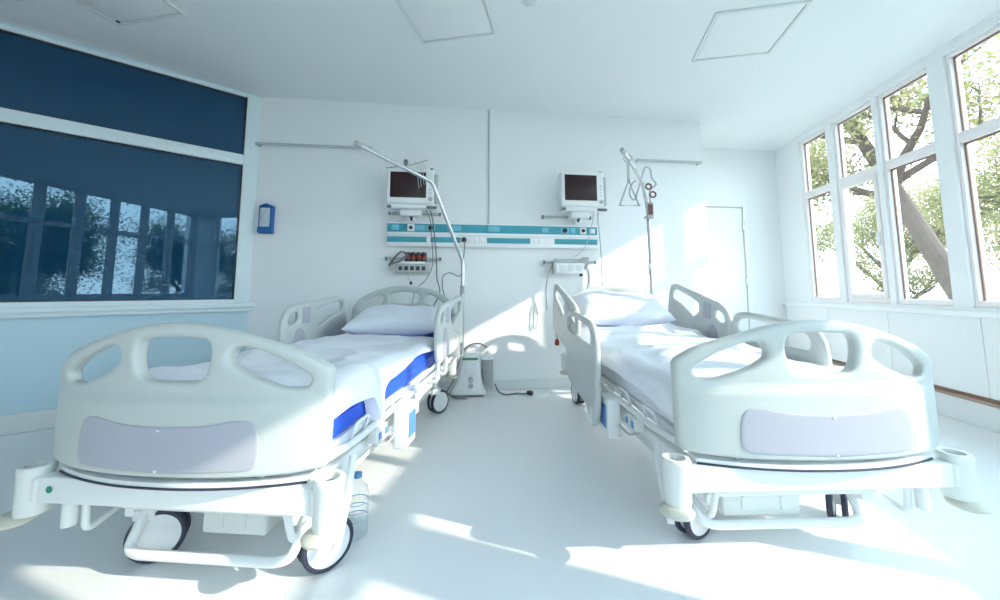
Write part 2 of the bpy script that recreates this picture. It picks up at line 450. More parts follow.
c, s_ = math.cos(R(-11.2)), math.sin(R(-11.2))
def from_corner(x, y, s=.6):   # far-left corner of a panel -> its centre
    return x + c * s / 2 + s_ * s / 2, y + s_ * s / 2 - c * s / 2
for nm, lb, (x, y), ht in (('ceiling_hatch', 'square ceiling hatch with a small latch above the dark glazed wall', (-2.79, 2.667), True),
                        ('ceiling_light', 'square flush ceiling light, switched off, above the left bed', (-.61, 2.876), False),
                        ('ceiling_light', 'square flush ceiling light, switched off, nearest the window row', (1.62, 3.117), False)):
    ceil_panel(nm, lb, *from_corner(x, y), hatch=ht)
sd = empty('smoke_detector', 'small round white smoke detector on the ceiling between two square panels', 'smoke detector', (.20, 2.40, H_C))
B().lathe([(.062, -.001), (.062, -.012), (.055, -.016)], n=40).build('base', M['panel_white'], sd)
B().lathe([(.045, -.016), (.045, -.032), (.030, -.040), (.012, -.041)], n=40).build('sensor_head', M['base'], sd)

# ------------------------------------------------------------------ bed
def FBOW(u): return -.085 * (1 - (np.abs(u) / .51) ** 2.2)
def sstep(x, a, b):
    t = np.clip((x - a) / (b - a), 0, 1); return t * t * (3 - 2 * t)
def FSHIFT(u, z):            # lower shell stands forward of the handle band
    zl = .675 - .02 * (np.abs(u) / .51) ** 2
    return -.018 * sstep(zl - z, 0, .035) * (1 - np.clip(np.abs(u) / .50, 0, 1) ** 6)
def foot_mesh():
    top = [(-.497, .425), (-.500, .58), (-.500, .742), (-.43, .789), (-.33, .826), (-.20, .866), (-.09, .888), (0, .893), (.09, .888), (.20, .866), (.33, .826), (.43, .789), (.500, .742), (.500, .58), (.497, .425)]
    bot = [(.40, .418), (.2, .416), (-.2, .416), (-.40, .418)]
    out = rpoly(top + bot, .022)
    holes = [rpoly([(-.112, .708), (-.134, .775), (-.126, .842), (0, .849), (.126, .842), (.134, .775), (.112, .708), (0, .702)], .04)]
    sh = [(.185, .765), (.205, .818), (.265, .812), (.36, .772), (.445, .715), (.432, .682), (.36, .682), (.25, .722)]
    holes.append(rpoly(sh, .024)); holes.append(rpoly([(-x, y) for x, y in sh][::-1], .024))
    th = lambda X, Y: .022 + .004 * sstep(Y, .66, .72)
    return board(out, holes, th, .015, .0070, lambda a, w, z: w + .045 + FBOW(a) + FSHIFT(a, z), name='footboard')
def foot_insert():
    out = rpoly([(-.312, .440), (-.312, .53), (-.295, .585), (-.25, .594), (-.14, .576), (0, .570), (.14, .576), (.25, .594), (.295, .585), (.312, .53), (.312, .440), (0, .434)], .04)
    return plate(out, lambda a, z: .045 + FBOW(a) + FSHIFT(a, z) - .0225, .003, name='insert_panel')
HB_V = 2.19
def HBOW(u): return .055 * (1 - (np.abs(u) / .46) ** 2.2)
def head_mesh():
    out = rpoly([(-.475, .50), (-.48, .70), (-.47, .85), (-.40, .935), (-.27, 1.0), (-.12, 1.034), (0, 1.040), (.12, 1.034), (.27, 1.0), (.40, .935), (.47, .85), (.48, .70), (.475, .50)], .035)
    holes = [rpoly([(-.13, .885), (-.135, .965), (0, .985), (.135, .965), (.13, .885), (0, .875)], .03)]
    sh = [(.195, .885), (.20, .955), (.27, .945), (.36, .88), (.375, .835), (.30, .835)]
    holes += [rpoly(sh, .025), rpoly([(-x, y) for x, y in sh][::-1], .025)]
    return board(out, holes, .021, .021, .009, lambda a, w, z: HB_V + w + HBOW(a), name='headboard')
FOOT, FOOT_IN, HEAD = foot_mesh(), foot_insert(), head_mesh()

# side rails, drawn in (along-bed a, z), thickness across the bed
HR_OUT = rpoly([(.02, .0), (-.0, .14), (.0, .27), (.05, .355), (.14, .385), (.45, .405), (.80, .425), (.87, .41), (.90, .34), (.915, .15), (.89, .0), (.5, -.02)], .04)
HR_H = [rpoly([(.065, .265), (.09, .315), (.185, .335), (.19, .275), (.12, .25)], .015), rpoly([(.40, .27), (.41, .325), (.53, .35), (.78, .378), (.845, .35), (.83, .29), (.65, .262), (.48, .205)], .02)]
HRAIL = board(HR_OUT, HR_H, .019, .016, .0085, name='head_side_rail')
FR_OUT = rpoly([(.0, .42), (-.01, .60), (.0, .73), (.05, .80), (.13, .825), (.60, .86), (.70, .845), (.745, .78), (.765, .58), (.745, .40), (.66, .345), (.35, .325), (.20, .31), (.17, .25), (.11, .225), (.05, .25), (.01, .33)], .04)
FR_H = [rpoly([(.10, .68), (.09, .745), (.16, .785), (.58, .815), (.68, .80), (.70, .74), (.64, .715), (.35, .69)], .03)]
FRAIL = board(FR_OUT, FR_H, .019, .016, .0085, name='foot_side_rail')
PAD = plate(rpoly([(.225, .245), (.225, .36), (.33, .365), (.33, .245)], .012), lambda a, z: a * 0, .003, name='control_pad')
PADR = plate(np.array([(.20 + .075 * math.cos(t), .105 + .115 * math.sin(t)) for t in np.linspace(0, 2 * PI, 41)[:-1]]), lambda a, z: a * 0, .003, name='round_pad')
PADF = plate(np.array([(.10 + .040 * math.cos(t), .295 + .045 * math.sin(t)) for t in np.linspace(0, 2 * PI, 33)[:-1]]), lambda a, z: a * 0, .003, name='pivot_cap')

def rail(bed, me, name, u, v, z, tilt, pads, flare=0.0):
    """place a rail: its a axis runs along the bed (+v); tilt lifts the head end"""
    m2 = me.copy(); m2.name = name
    ct, st = math.cos(tilt), math.sin(tilt)
    def f(a, w, zz): return (u + w + flare * zz, v + a * ct - zz * st, z + a * st + zz * ct)
    remap(m2, f)
    o = link(name, m2, M['plastic'], bed)
    for nm, pm, sides in pads:
        for sgn in sides:
            p = pm.copy(); p.name = nm
            remap(p, lambda a, w, zz: f(a, w + sgn * .0195, zz))
            link(nm, p, M['insert'] if nm != 'pivot_cap' else M['bumper'], o)
    return o

def castor(bed, u, v, ang, r=.092):
    ca, sa = math.cos(ang), math.sin(ang)
    mt = Matrix.Translation((u, v, 0)) @ Matrix.Rotation(ang, 4, 'Z')
    # fork: swivel stem, hood between the two wheels
    f = B().tube([(0, 0, .15), (0, 0, .275)], .026, 16)
    f.lathe([(.036, .150), (.046, .16), (.046, .195), (.030, .205)], (0, 0, 0), 24)
    f.prism([(-.045, .165), (.035, .175), (.06, .15), (.055, .10), (.045, r), (.015, r - .02), (-.02, .12)], 'X', -.012, .012)
    f.tube([(-.034, .034, r), (.034, .034, r)], .011, 12)
    o = f.build('castor', M['steel_white'], bed); remap(o.data, lambda x, y, z: mt @ Vector((x, y, z)))
    for sx in (-1, 1):
        # axle lies along local x; wheel centre trails the stem by .034
        x0, x1 = (.016, .036)
        prof = [(r - .020, x0), (r - .018, x0 + .001), (r - .016, x1 - .001), (.060, x1 + .002), (.030, x1 + .003), (.012, x1 + .004)]
        w_ = B().lathe(prof, (0, 0, 0), 36, 'X')
        wv = w_.mesh('wheel'); remap(wv, lambda x, y, z: mt @ Vector((sx * x, .034 + y, r + z)))
        wo = link('wheel', wv, M['hub'], o)
        t = B().lathe([(r - .017, x0 - .001), (r - .003, x0 - .001), (r, x0 + .004), (r, x1 - .006), (r - .005, x1), (r - .015, x1 + .001), (r - .017, x1 - .002), (r - .017, x0 - .001)], (0, 0, 0), 36, 'X', cap=False)
        tm = t.mesh('tyre'); remap(tm, lambda x, y, z: mt @ Vector((sx * x, .034 + y, r + z)))
        link('tyre', tm, M['rubber'], o)
    return o

def bumper(bed, u, v, out):
    b = B().lathe([(.044, .256), (.046, .268), (.046, .385), (.049, .39), (.049, .402), (.045, .410), (.032, .410), (.030, .385), (.001, .385)], (u, v, 0), 32)
    b.box((u - out * .02 - .03, v - .035, .300), (u - out * .02 + .03, v + .035, .380), .01)
    o = b.build('bumper_post', M['bumper'], bed)
    B().lathe([(.001, .225), (.044, .226), (.055, .232), (.058, .240), (.050, .250), (.030, .258)], (u + (-.046 if out < 0 and v < 1 and bed.rotation_euler.z < 0 else out * .012 * (1 if v > 1 or bed.rotation_euler.z > 0 else -1)), v - .015, 0), 36).build('bumper_disc', M['disc'], o)
    B().lathe([(.029, .3855), (.029, .3875), (.001, .3875)], (u, v, 0), 24).build('socket_insert', M['dark'], o)
    return o

V_HINGE = 1.25
def z_plat(v, tilt):
    return max(0.0, v - V_HINGE) * math.tan(tilt)

def soft_block(u_half, v0, v1, z0, z1, tilt, name, rc_=.035, nv=60):
    """mattress-like block with rounded edges, following the bend of the platform"""
    vs, fs, n = [], [], 40
    prof = rpoly([(-u_half, z0), (-u_half, z1), (u_half, z1), (u_half, z0)], rc_, 9)
    n = len(prof)
    for i in range(nv + 1):
        t = i / nv; v = v0 + (v1 - v0) * t
        e = min(v - v0, v1 - v); ins = 0 if e > rc_ else rc_ - math.sqrt(max(0, rc_ ** 2 - (rc_ - e) ** 2))
        zc = (z0 + z1) / 2
        for (u, z) in prof:
            uu = u * (1 - ins / u_half); zz = zc + (z - zc) * (1 - ins / ((z1 - z0) / 2) * .9)
            vs.append((uu, v, zz + z_plat(v, tilt)))
    for i in range(nv):
        for k in range(n):
            l = (k + 1) % n; fs.append((i * n + k, i * n + l, (i + 1) * n + l, (i + 1) * n + k))
    fs.append(tuple(range(n - 1, -1, -1))); fs.append(tuple(nv * n + k for k in range(n)))
    b = B(); b.add(vs, fs, True); return b

def make_bed(label, loc, rz, tilt, blue, foot_rails, side, casters):
    """side = +1 when the aisle is on the bed's right (+u), -1 when on its left"""
    bed = empty('hospital_bed', label, 'hospital bed', (loc[0], loc[1], 0), rz, 'hospital beds in the ward')
    fb = link('footboard', FOOT, M['plastic'], bed); link('insert_panel', FOOT_IN, M['insert'], fb)
    for z in (.441, .562):
        B().lathe([(.004, 0), (.004, -.004), (.001, -.005)], (0, float(FBOW(np.float64(0)) + FSHIFT(np.float64(0), np.float64(z))) + .0195, z), 10, 'Y').build('screw', M['white'], fb)
    link('headboard', HEAD, M['plastic'], bed)
    # curved bumper rail under the footboard
    arc = [(u, .020 - .082 * (1 - (abs(u) / .44) ** 2.2), .392) for u in np.linspace(-.44, .44, 25)]
    k = B(); pts = arc
    k.add([(p[0], p[1] - .012, z) for p in pts for z in (.385, .402)] + [(p[0], p[1] + .05, z) for p in pts for z in (.385, .402)],
          [(2 * i, 2 * i + 2, 2 * i + 3, 2 * i + 1) for i in range(24)] + [(50 + 2 * i, 50 + 2 * i + 1, 50 + 2 * i + 3, 50 + 2 * i + 2) for i in range(24)] +
          [(2 * i + 1, 2 * i + 3, 50 + 2 * i + 3, 50 + 2 * i + 1) for i in range(24)] + [(2 * i, 50 + 2 * i, 50 + 2 * i + 2, 2 * i + 2) for i in range(24)] + [(0, 1, 51, 50), (48, 98, 99, 49)], False)
    cr = k.build('footboard_rail', M['steel_white'], bed)
    B().tube([(p[0], p[1] - .013, .386) for p in pts], .004, 8).build('rail_edge', M['rubber'], cr)
    for u in (-.30, -.12, .12, .30):
        B().box((u - .012, -.02, .395), (u + .012, .015, .425), .004).build('footboard_pin', M['chrome'], bed)
    # chassis
    B().box((-.475, -.030, .300), (.475, .030, .382), .006).build('front_beam', M['steel_white'], bed)
    B().box((-.47, 2.20, .283), (.47, 2.25, .343), .006).build('rear_beam', M['steel_white'], bed)
    for s in (-1, 1):
        B().box((s * .40 - .025, .03, .290), (s * .40 + .025, 2.20, .345), .008).build('side_beam', M['steel_white'], bed)
        B().box((s * .315 - .022, .14, .17), (s * .315 + .022, 2.10, .215), .008).build('lower_beam', M['steel_white'], bed)
        B().tube(rbend([(s * .455, .06, .425), (s * .462, .30, .405), (s * .462, 1.95, .405), (s * .455, 2.18, .425)], .1), .015, 12).build('accessory_rail', M['steel_white'], bed)
        bumper(bed, s * .519, 0.0, s)
        bumper(bed, s * .435, 2.24, s)
        B().tube(rbend([(s * .385, .19, .20), (s * .375, .05, .175), (s * .36, .03, .285)], .03), .012, 10).build('brake_lever', M['steel_white'], bed)
    for v in (.16, 2.05):
        B().box((-.337, v - .035, .205), (.337, v + .035, .262), .01).build('cross_member', M['steel_white'], bed)
    for u, v, ang in casters:
        castor(bed, u, v, ang)
    # foot pedal tube between the front castors
    x0, x1, pv = (-.25, .35, .075) if side > 0 else (-.35, .30, .15)
    B().tube(rbend([(x0 - .012, pv + .085, .20), (x0, pv + .015, .10), (x0 + .05, pv, .093), (x1 - .05, pv, .093), (x1, pv + .015, .10), (x1 + .012, pv + .085, .20)], .06), .017, 12).build('brake_pedal_bar', M['steel_white'], bed)
    # drive unit cover
    d0, d1 = (-.06, .19) if side > 0 else (-.25, .07)
    k = B().box((d0, .18, .105), (d1, .52, .20), .012)
    for u in (d0 + .08, d1 - .08): k.box((u - .006, .174, .13), (u + .006, .182, .18), .002)
    k.build('drive_cover', M['bumper'], bed)
    for v in (.55, 1.65):
        B().box((-.09, v - .07, .20), (.09, v + .07, .30), .012).box((-.075, v - .055, .28), (.075, v + .055, .41), .01).build('lift_column', M['steel_white'], bed)
    # mattress platform in two leaves
    B().box((-.435, .06, .405), (.435, V_HINGE - .01, .440), .008).build('platform', M['steel_white'], bed)
    pl = B().box((-.435, V_HINGE + .01, .405), (.435, 2.17, .440), .008).mesh('backrest_platform')
    remap(pl, lambda x, y, z: (x, y, z + z_plat(y, tilt))); link('backrest_platform', pl, M['steel_white'], bed)
    # mattress retainer hoops and side brackets
    for s in (-1, 1):
        for v in (.30, .62):
            B().tube(rbend([(s * .445, v, .41), (s * .462, v, .47), (s * .462, v + .13, .47), (s * .445, v + .13, .41)], .03), .007, 8).build('mattress_retainer', M['steel_white'], bed)
        for v in (.95, 1.12):
            B().box((s * .44 - .012, v - .035, .26), (s * .44 + .028 * (s > 0) + .012 * (s < 0), v + .035, .43), .006).build('rail_bracket', M['steel_white'], bed)
    # accessories on the aisle side
    s = side
    k = B().box((min(s * .47, s * .54), .70, .215), (max(s * .47, s * .54), .86, .42), .012); ab = k.build('accessory_box', M['white'], bed)
    B().box((min(s * .541, s * .545), .73, .26), (max(s * .541, s * .545), .83, .38), .002).build('blue_label', M['blue_bit'], ab)
    for v in (.46, .53):
        cbx = B().box((min(s * .44, s * .49), v, .33), (max(s * .44, s * .49), v + .05, .39), .008).build('control_box', M['bumper'], bed)
        B().box((min(s * .4905, s * .494), v + .01, .345), (max(s * .4905, s * .494), v + .04, .375), .002).build('blue_button', M['blue_bit'], cbx)
    B().tube(rbend([(s * .47, .27, .36), (s * .50, .17, .25), (s * .50, .10, .13)], .05), .014, 10).build('pedal_rod', M['steel_white'], bed)
    B().tube(rbend([(s * .46, .95, .33), (s * .48, .72, .285), (s * .48, .56, .285), (s * .46, .49, .32)], .06), .006, 10).build('side_cable', M['module'], bed)
    # stub tube and sticker on the front beam, outer side
    B().tube([(-s * .38, .0, .22), (-s * .38, .0, .302)], .020, 20).build('stub_tube', M['bumper'], bed)
    if blue: B().lathe([(.011, 0), (.011, -.002), (.001, -.0021)], (-s * .425, -.0305, .345), 20, 'Y').build('green_sticker', M['green'], bed)
    # rails
    pads = [('control_pad', PAD, (-1, 1)), ('round_pad', PADR, (-1, 1))]
    hv, hz = (1.36, .505) if tilt < R(6) else (1.28, .50)
    for q in (-1, 1):
        rail(bed, HRAIL, 'head_side_rail', q * (.515 if blue or q > 0 else .555), hv - (.12 if blue and q < 0 else 0), hz, tilt, pads, 0)
        if foot_rails:
            rail(bed, FRAIL, 'foot_side_rail', q * (.525 if q > 0 else .575), .50 if q != s else .74, 0.0, 0, [('pivot_cap', PADF, (-1, 1))])
        for v in (1.50, 1.75):
            B().tube(rbend([(q * .43, v, .36), (q * .492, v, .36), (q * .492, v + .04, .56)], .03), .014, 10).build('rail_arm', M['steel_white'], bed)
    return bed

bedL = make_bed('white hospital bed with blue mattress, beside the dark glazed wall', (-1.060, 1.350), R(-4.93), R(1.5), True, False, 1, ((-.275, .18, R(-58)), (.385, .18, R(-40)), (-.36, 1.97, R(62)), (.36, 1.97, R(-35))))
bedR = make_bed('white hospital bed with raised foot rails, beside the window wall', (1.143, 1.470), R(2.4), R(10), False, True, -1, ((-.365, .235, R(-62)), (.33, .30, R(-47)), (-.355, 2.08, R(8)), (.36, 2.05, R(75))))
# keypad of the sun-lit rail, red release knob
def in_bed(bed, name, b, m): return b.build(name, m, bed)
for (v, z) in ((1.92, .66), (1.98, .64), (1.92, .60), (2.03, .69), (2.05, .62)): in_bed(bedL, 'rail_button', B().box((.5345, v, z), (.538, v + .022, z + .018), .002), M['module'])
in_bed(bedR, 'release_lever', B().box((-.545, 2.10, .56), (-.535, 2.20, .66), .004), M['module'])
in_bed(bedR, 'release_knob', B().lathe([(.006, .50), (.02, .505), (.022, .53), (.012, .56)], (-.54, 2.13, 0), 16), M['red'])

def bed_world(bed, p): 
    m = Matrix.Translation(bed.location) @ Matrix.Rotation(bed.rotation_euler.z, 4, 'Z')
    return m @ Vector(p)

# ------------------------------------------------------------------ bedding
def place_on(bed, o): o.location = bed.location; o.rotation_euler = bed.rotation_euler; return o

def mattress(bed, tilt, material, label, v1=2.165):
    o = empty('mattress', label, 'mattress', bed.location, bed.rotation_euler.z, 'mattresses')
    soft_block(.432, .035 + .02, v1, .442, .600, tilt, 'cover').build('cover', material, o)
    sm = B()
    for q in (-1, 1):
        sm.tube([(q * .4335, v, .522 + z_plat(v, tilt)) for v in np.linspace(.09, v1 - .05, 30)], .004, 6)
    sm.build('seam', material, o)
    return o
def strip(bed, tilt):
    pass
mL = mattress(bedL, R(1.5), M['blue'], 'bright blue mattress showing below white sheets on the bed by the glazed wall')
mR = mattress(bedR, R(10), M['lsheet'], 'mattress under a white fitted sheet on the bed by the windows')
B().tube(rbend([(.436, .10, .52), (.448, .10, .50), (.448, .10, .54)], .01), .006, 8).build('handle_loop', M['white'], mL)

def cover(bed, tilt, seed, hem, label, v0, v1, puff, material):
    """quilt lying over the mattress: closed shell with folds, hanging over both sides"""
    NS, NV = 120, 120
    uh = .445
    zt = .606
    vs = []
    off = Vector((seed * 13.7, seed * 5.1, seed * 2.3))
    def surf(i, j, lift):
        t = i / NS; v = v0 + (v1 - v0) * j / NV
        zp = z_plat(v, tilt)
        hl, hr = hem(v, -1), hem(v, 1)
        Lh = zt - hl; Rh = zt - hr
        tot = Lh + 2 * uh + Rh; d = t * tot
        # rounded path over the mattress
        if d < Lh: u, z, nu, nz = -uh, hl + d, -1, 0
        elif d < Lh + 2 * uh: u, z, nu, nz = -uh + (d - Lh), zt, 0, 1
        else: u, z, nu, nz = uh, zt - (d - Lh - 2 * uh), 1, 0
        # soften the corner
        c_ = .05
        e = min(abs(d - Lh), abs(d - Lh - 2 * uh))
        if e < c_:
            k = (1 - e / c_) ** 2 * .012
            u -= math.copysign(k, u); z -= k
            bl = .5 + .5 * e / c_
            nn = Vector((math.copysign(1 - (bl if nz else 1 - bl), u), 0, bl if nz else 1 - bl)).normalized(); nu, nz = nn.x, nn.z
        p = Vector((u, v, z))
        n1 = noise.noise(Vector((u * 2.2, v * 2.6, z * 2)) + off)
        n2 = noise.noise(Vector((u * 6 + v * 3, v * 5 - u * 2, z * 5)) + off * 1.7)
        n3 = 1 - abs(noise.noise(Vector((u * 3.5 + v * 1.4, v * 4.5 - u * 1.6, z * 3)) + off * .6)) * 2
        topw = max(0, nz)
        edge = min(1, (v - v0) / .10, (v1 - v) / .06); edge = max(0, edge) ** .5
        amt = lift * (.35 + .65 * edge) + topw * puff * edge * (.6 + .5 * n1) * (1 - .35 * abs(u / uh)) + (.014 * n1 + .009 * n2 + .016 * max(0, n3) * edge) * (.3 + .7 * topw)
        side = 1 - topw
        amt += side * (.016 + .018 * math.sin(v * 9 + seed * 2 + n1 * 2) * min(1, (zt - z) / .12))
        amt = max(amt, .006 + lift)
        return Vector((u + nu * amt, v, z + nz * amt + zp))
    top = [surf(i, j, .016) for j in range(NV + 1) for i in range(NS + 1)]
    N1 = NS + 1; bot = []
    for j in range(NV + 1):
        for i in range(NS + 1):
            t = i / NS; v = v0 + (v1 - v0) * j / NV; zp = z_plat(v, tilt)
            hl, hr = hem(v, -1), hem(v, 1); Lh = zt - hl; Rh = zt - hr; tot = Lh + 2 * uh + Rh; d = t * tot
            if d < Lh: q = Vector((-uh + .006, v, hl + d - .003))
            elif d < Lh + 2 * uh: q = Vector((max(-uh + .006, min(uh - .006, -uh + d - Lh)), v, zt - .003))
            else: q = Vector((uh - .006, v, zt - (d - Lh - 2 * uh) - .003))
            q.z += zp; bot.append(q)
    fs = []; K = len(top)
    for j in range(NV):
        for i in range(NS):
            a = j * N1 + i; fs.append((a, a + 1, a + N1 + 1, a + N1)); fs.append((K + a, K + a + N1, K + a + N1 + 1, K + a + 1))
    for j in range(NV):
        for i in (0, NS):
            a = j * N1 + i; q = (a, a + N1, K + a + N1, K + a); fs.append(q)
    for i in range(NS):
        for j in (0, NV):
            a = j * N1 + i; fs.append((a, a + 1, K + a + 1, K + a))
    b = B(); b.add(top + bot, fs, True)
    o = b.build('quilt', material); place_on(bed, o)
    return tag(o, label, 'quilt', 'white quilts on the beds')

def hemL(v, s):
    z = .545 + .035 * sstep(np.float64(v), .48, .62) + .012 * math.sin(v * 7)
    if s > 0: z -= .115 * math.exp(-((v - .47) / .035) ** 2)
    return float(z)
def hemR(v, s): return .535 - .02 * math.sin(v * 5 + 1)
cover(bedL, R(1.5), 1, hemL, 'rumpled white quilt over the blue mattress', .085, 1.69, .064, M['linen'])
cover(bedR, R(10), 4, hemR, 'rumpled white quilt on the bed by the windows', .085, 1.66, .060, M['linen'])

def pillow(bed, tilt, seed, label, cu, cv, rzz, lx=.75, ly=.46, th=.098, lean=R(12)):
    n = 48; vs, fs = [], []
    off = Vector((seed * 9.1, 3.3 * seed, 1.7))
    def P(a, b, s):
        x, y = a, b
        f = (max(0, 1 - abs(a) ** 3.0) * max(0, 1 - abs(b) ** 3.0)) ** .47
        pin = 1 - .07 * (1 - abs(b) ** 2) * abs(a) ** 4
        pin2 = 1 - .10 * (1 - abs(a) ** 2) * abs(b) ** 4
        w_ = noise.noise(Vector((a * 2.2, b * 2.2, s)) + off) * .016 + noise.noise(Vector((a * 5 + b * 2, b * 4, s)) + off) * .006
        return Vector((x * lx / 2 * pin, y * ly / 2 * pin2, s * (th * f + .004) + (w_ * f)))
    g = np.linspace(-1, 1, n + 1)
    for s in (1, -1):
        for j in range(n + 1):
            for i in range(n + 1):
                vs.append(P(g[i], g[j], s))
    K = (n + 1) ** 2
    for j in range(n):
        for i in range(n):
            a = j * (n + 1) + i
            fs.append((a, a + 1, a + n + 2, a + n + 1)); fs.append((K + a, K + a + n + 1, K + a + n + 2, K + a + 1))
    for i in range(n):
        for j in (0, n):
            a = j * (n + 1) + i; fs.append((a, a + 1, K + a + 1, K + a))
            a = i * (n + 1) + j; fs.append((a, a + n + 1, K + a + n + 1, K + a))
    mt = Matrix.Rotation(rzz, 4, 'Z') @ Matrix.Rotation(lean + tilt, 4, 'X')
    pts = [mt @ v for v in vs]
    lo = min(p.z - (p.y * math.tan(tilt)) for p in pts)
    zb = .606 + z_plat(cv, tilt)
    pts = [p + Vector((cu, cv, zb - lo)) for p in pts]
    b = B(); b.add(pts, fs, True)
    o = b.build('pillow', M['pillow']); place_on(bed, o)
    return tag(o, label, 'pillow', 'pillows at the bed heads')
pillow(bedL, R(1.5), 1, 'white pillow at the head of the bed with the blue mattress', .05, 1.93, R(3))
pillow(bedR, R(10), 2, 'white pillow at the head of the bed by the windows', -.03, 1.90, R(-2))

# ------------------------------------------------------------------ lifting poles
def wp(bed, pts): return [bed_world(bed, p) for p in pts]
po = empty('lifting_pole', 'bent chrome lifting pole reaching over the bed with the blue mattress', 'lifting pole', bed_world(bedL, (.52, 2.30, .42)), 0, 'lifting poles on the beds')
def rel(o, pts): return [Vector(p) - o.location for p in pts]
B().tube(rel(po, rbend(wp(bedL, [(.52, 2.30, .412), (.52, 2.30, 1.26), (.325, 1.90, 1.906), (-.12, 1.5, 2.085)]), .035)), .0165, 14).build('pole_tube', M['chrome'], po)
pr = rel(po, wp(bedL, [(-.12, 1.5, 2.085), (-.16, 1.464, 2.101)]))
B().tube(pr, .020, 14).build('end_cap', M['module'], po)
B().tube(rel(po, wp(bedL, [(.52, 2.30, .96), (.52, 2.30, 1.04)])), .023, 14).build('collar', M['module'], po)
pq = empty('lifting_pole', 'chrome lifting pole with hanging grip over the bed by the windows', 'lifting pole', bed_world(bedR, (.435, 2.30, .42)), 0, 'lifting poles on the beds')
B().tube(rel(pq, rbend(wp(bedR, [(.42, 2.30, .412), (.415, 2.28, 1.30), (.37, 2.20, 1.80), (.24, 2.0, 2.00), (-.01, 1.75, 2.165)]), .12)), .0165, 14).build('pole_tube', M['chrome'], pq)
B().tube(rel(pq, wp(bedR, [(.417, 2.292, 1.15), (.416, 2.284, 1.25)])), .022, 14).build('collar', M['white'], pq)
B().tube(rel(pq, wp(bedR, [(-.01, 1.75, 2.165), (-.04, 1.722, 2.182)])), .020, 14).build('end_cap', M['module'], pq)
# grip: strap and triangular handle
tr = empty('trapeze_grip', 'grey triangular hand grip hanging on a strap from the lifting pole', 'hand grip', bed_world(bedR, (.04, 1.80, 2.087)), bedR.rotation_euler.z)
B().box((-.012, -.003, -.16), (.012, .003, .010), .002).tube([(.035 * math.cos(t), 0, .045 + .035 * math.sin(t)) for t in np.linspace(0, 2 * PI, 25)[:-1]], .005, 8, closed=True).build('strap', M['lcable'], tr)
B().tube([(0, 0, -.15), (.085, 0, -.37), (-.085, 0, -.37)], .0115, 12, closed=True).build('handle', M['lcable'], tr)
hs = empty('hand_control', 'corded hand control clipped to the lifting pole above the pillow', 'hand control', bed_world(bedR, (.335, 2.10, 1.74)), bedR.rotation_euler.z)
B().box((-.032, -.045, -.085), (.032, -.018, .07), .010).build('housing', M['module'], hs)
B().box((-.022, -.048, -.05), (.022, -.044, .05), .003).build('buttons', M['brown'], hs)
B().tube(rbend([(-.01, -.03, -.085), (-.03, -.05, -.12), (-.05, -.05, -.06), (-.06, -.04, -.09)], .02), .004, 8).build('hook', M['cable'], hs)
cb = B().tube(spline([(0, -.05, .06), (-.02, -.09, .16), (.03, -.11, .22), (-.02, -.14, .27), (-.04, -.16, .34), (-.11, -.21, .34), (-.16, -.20, .18), (-.20, -.17, .06), (-.24, -.17, .12), (-.22, -.18, .20), (-.18, -.18, .23)], 10), .0075, 8)
cb.build('curly_cord', M['module'], hs)
for nm, pts_, z in (('ring', (-.035, -.10, .20), 0), ('ring', (.01, -.085, .13), 0)):
    B().tube([(pts_[0] + .026 * math.cos(t), pts_[1], pts_[2] + .026 * math.sin(t)) for t in np.linspace(0, 2 * PI, 20)[:-1]], .008, 8, closed=True).build('ring', M['brown'], hs)

# ------------------------------------------------------------------ things on the back wall
def wall_pt(s, off, z): p = BO + BD * s - BN * off; return Vector((p.x, p.y, z))
RZB = math.atan2(BD.y, BD.x)
def wall_thing(name, label, cat, s, z, group=None):
    return empty(name, label, cat, wall_pt(s, 0, z), RZB, group)
# local frame on the wall: x along it, -y into the room, z up

# medical supply panel
hp = wall_thing('supply_panel', 'long white medical supply panel with teal stripes on the back wall', 'supply panel', 2.36, 1.43)
W2 = 1.09
B().box((-W2, -.065, 0), (W2, -.001, .245), .006).build('housing', M['white'], hp)
B().box((-W2 + .004, -.068, .148), (W2 - .004, -.064, .232), .001).build('upper_stripe', M['teal'], hp)
for a, b_ in ((-W2 + .004, -.36), (-.09, .36), (.62, W2 - .004)):
    B().box((a, -.068, .045), (b_, -.064, .100), .001).build('lower_stripe', M['teal'], hp)
B().box((-W2, -.074, .006), (W2, -.064, .030), .002).box((-W2, -.074, .112), (W2, -.064, .134), .002).build('ledge', M['panel_white'], hp)
for x in (-.855, .93):
    so = B().box((x - .035, -.073, .155), (x + .035, -.067, .225), .004).build('socket_plate', M['white'], hp)
    B().lathe([(.018, -.074), (.018, -.090), (.010, -.092)], (x, 0, .19), 20, 'Y').build('outlet', M['dark'], so)
for x in (-.66, .73):
    so = B().box((x - .045, -.071, .160), (x + .045, -.067, .220), .003).build('gas_plate', M['lteal'], hp)
    B().lathe([(.024, -.071), (.024, -.088), (.012, -.090)], (x, 0, .19), 20, 'Y').build('gas_outlet', M['dark'], so)
for x, w_ in ((-1.01, .035), (-.765, .05), (-.40, .045), (-.02, .06), (.52, .035), (.82, .025)):
    B().box((x - w_, -.0695, .165), (x + w_, -.067, .218), .001).build('printed_label', M['lteal'], hp)
B().box((1.0, -.0715, .165), (1.06, -.067, .215), .003).build('switch', M['white'], hp)
for x in (-.30, -.25, -.20, -.15, .41, .46):
    B().box((x - .020, -.070, .048), (x + .020, -.0645, .098), .003).build('rocker_switch', M['panel_white'], hp)
B().lathe([(.026, -.066), (.026, -.090), (.016, -.098)], (-.325, 0, .075), 20, 'Y').build('plug', M['dark'], hp)
B().box((-.70, -.085, .005), (-.66, -.066, .11), .004).build('flow_valve', M['white'], hp)

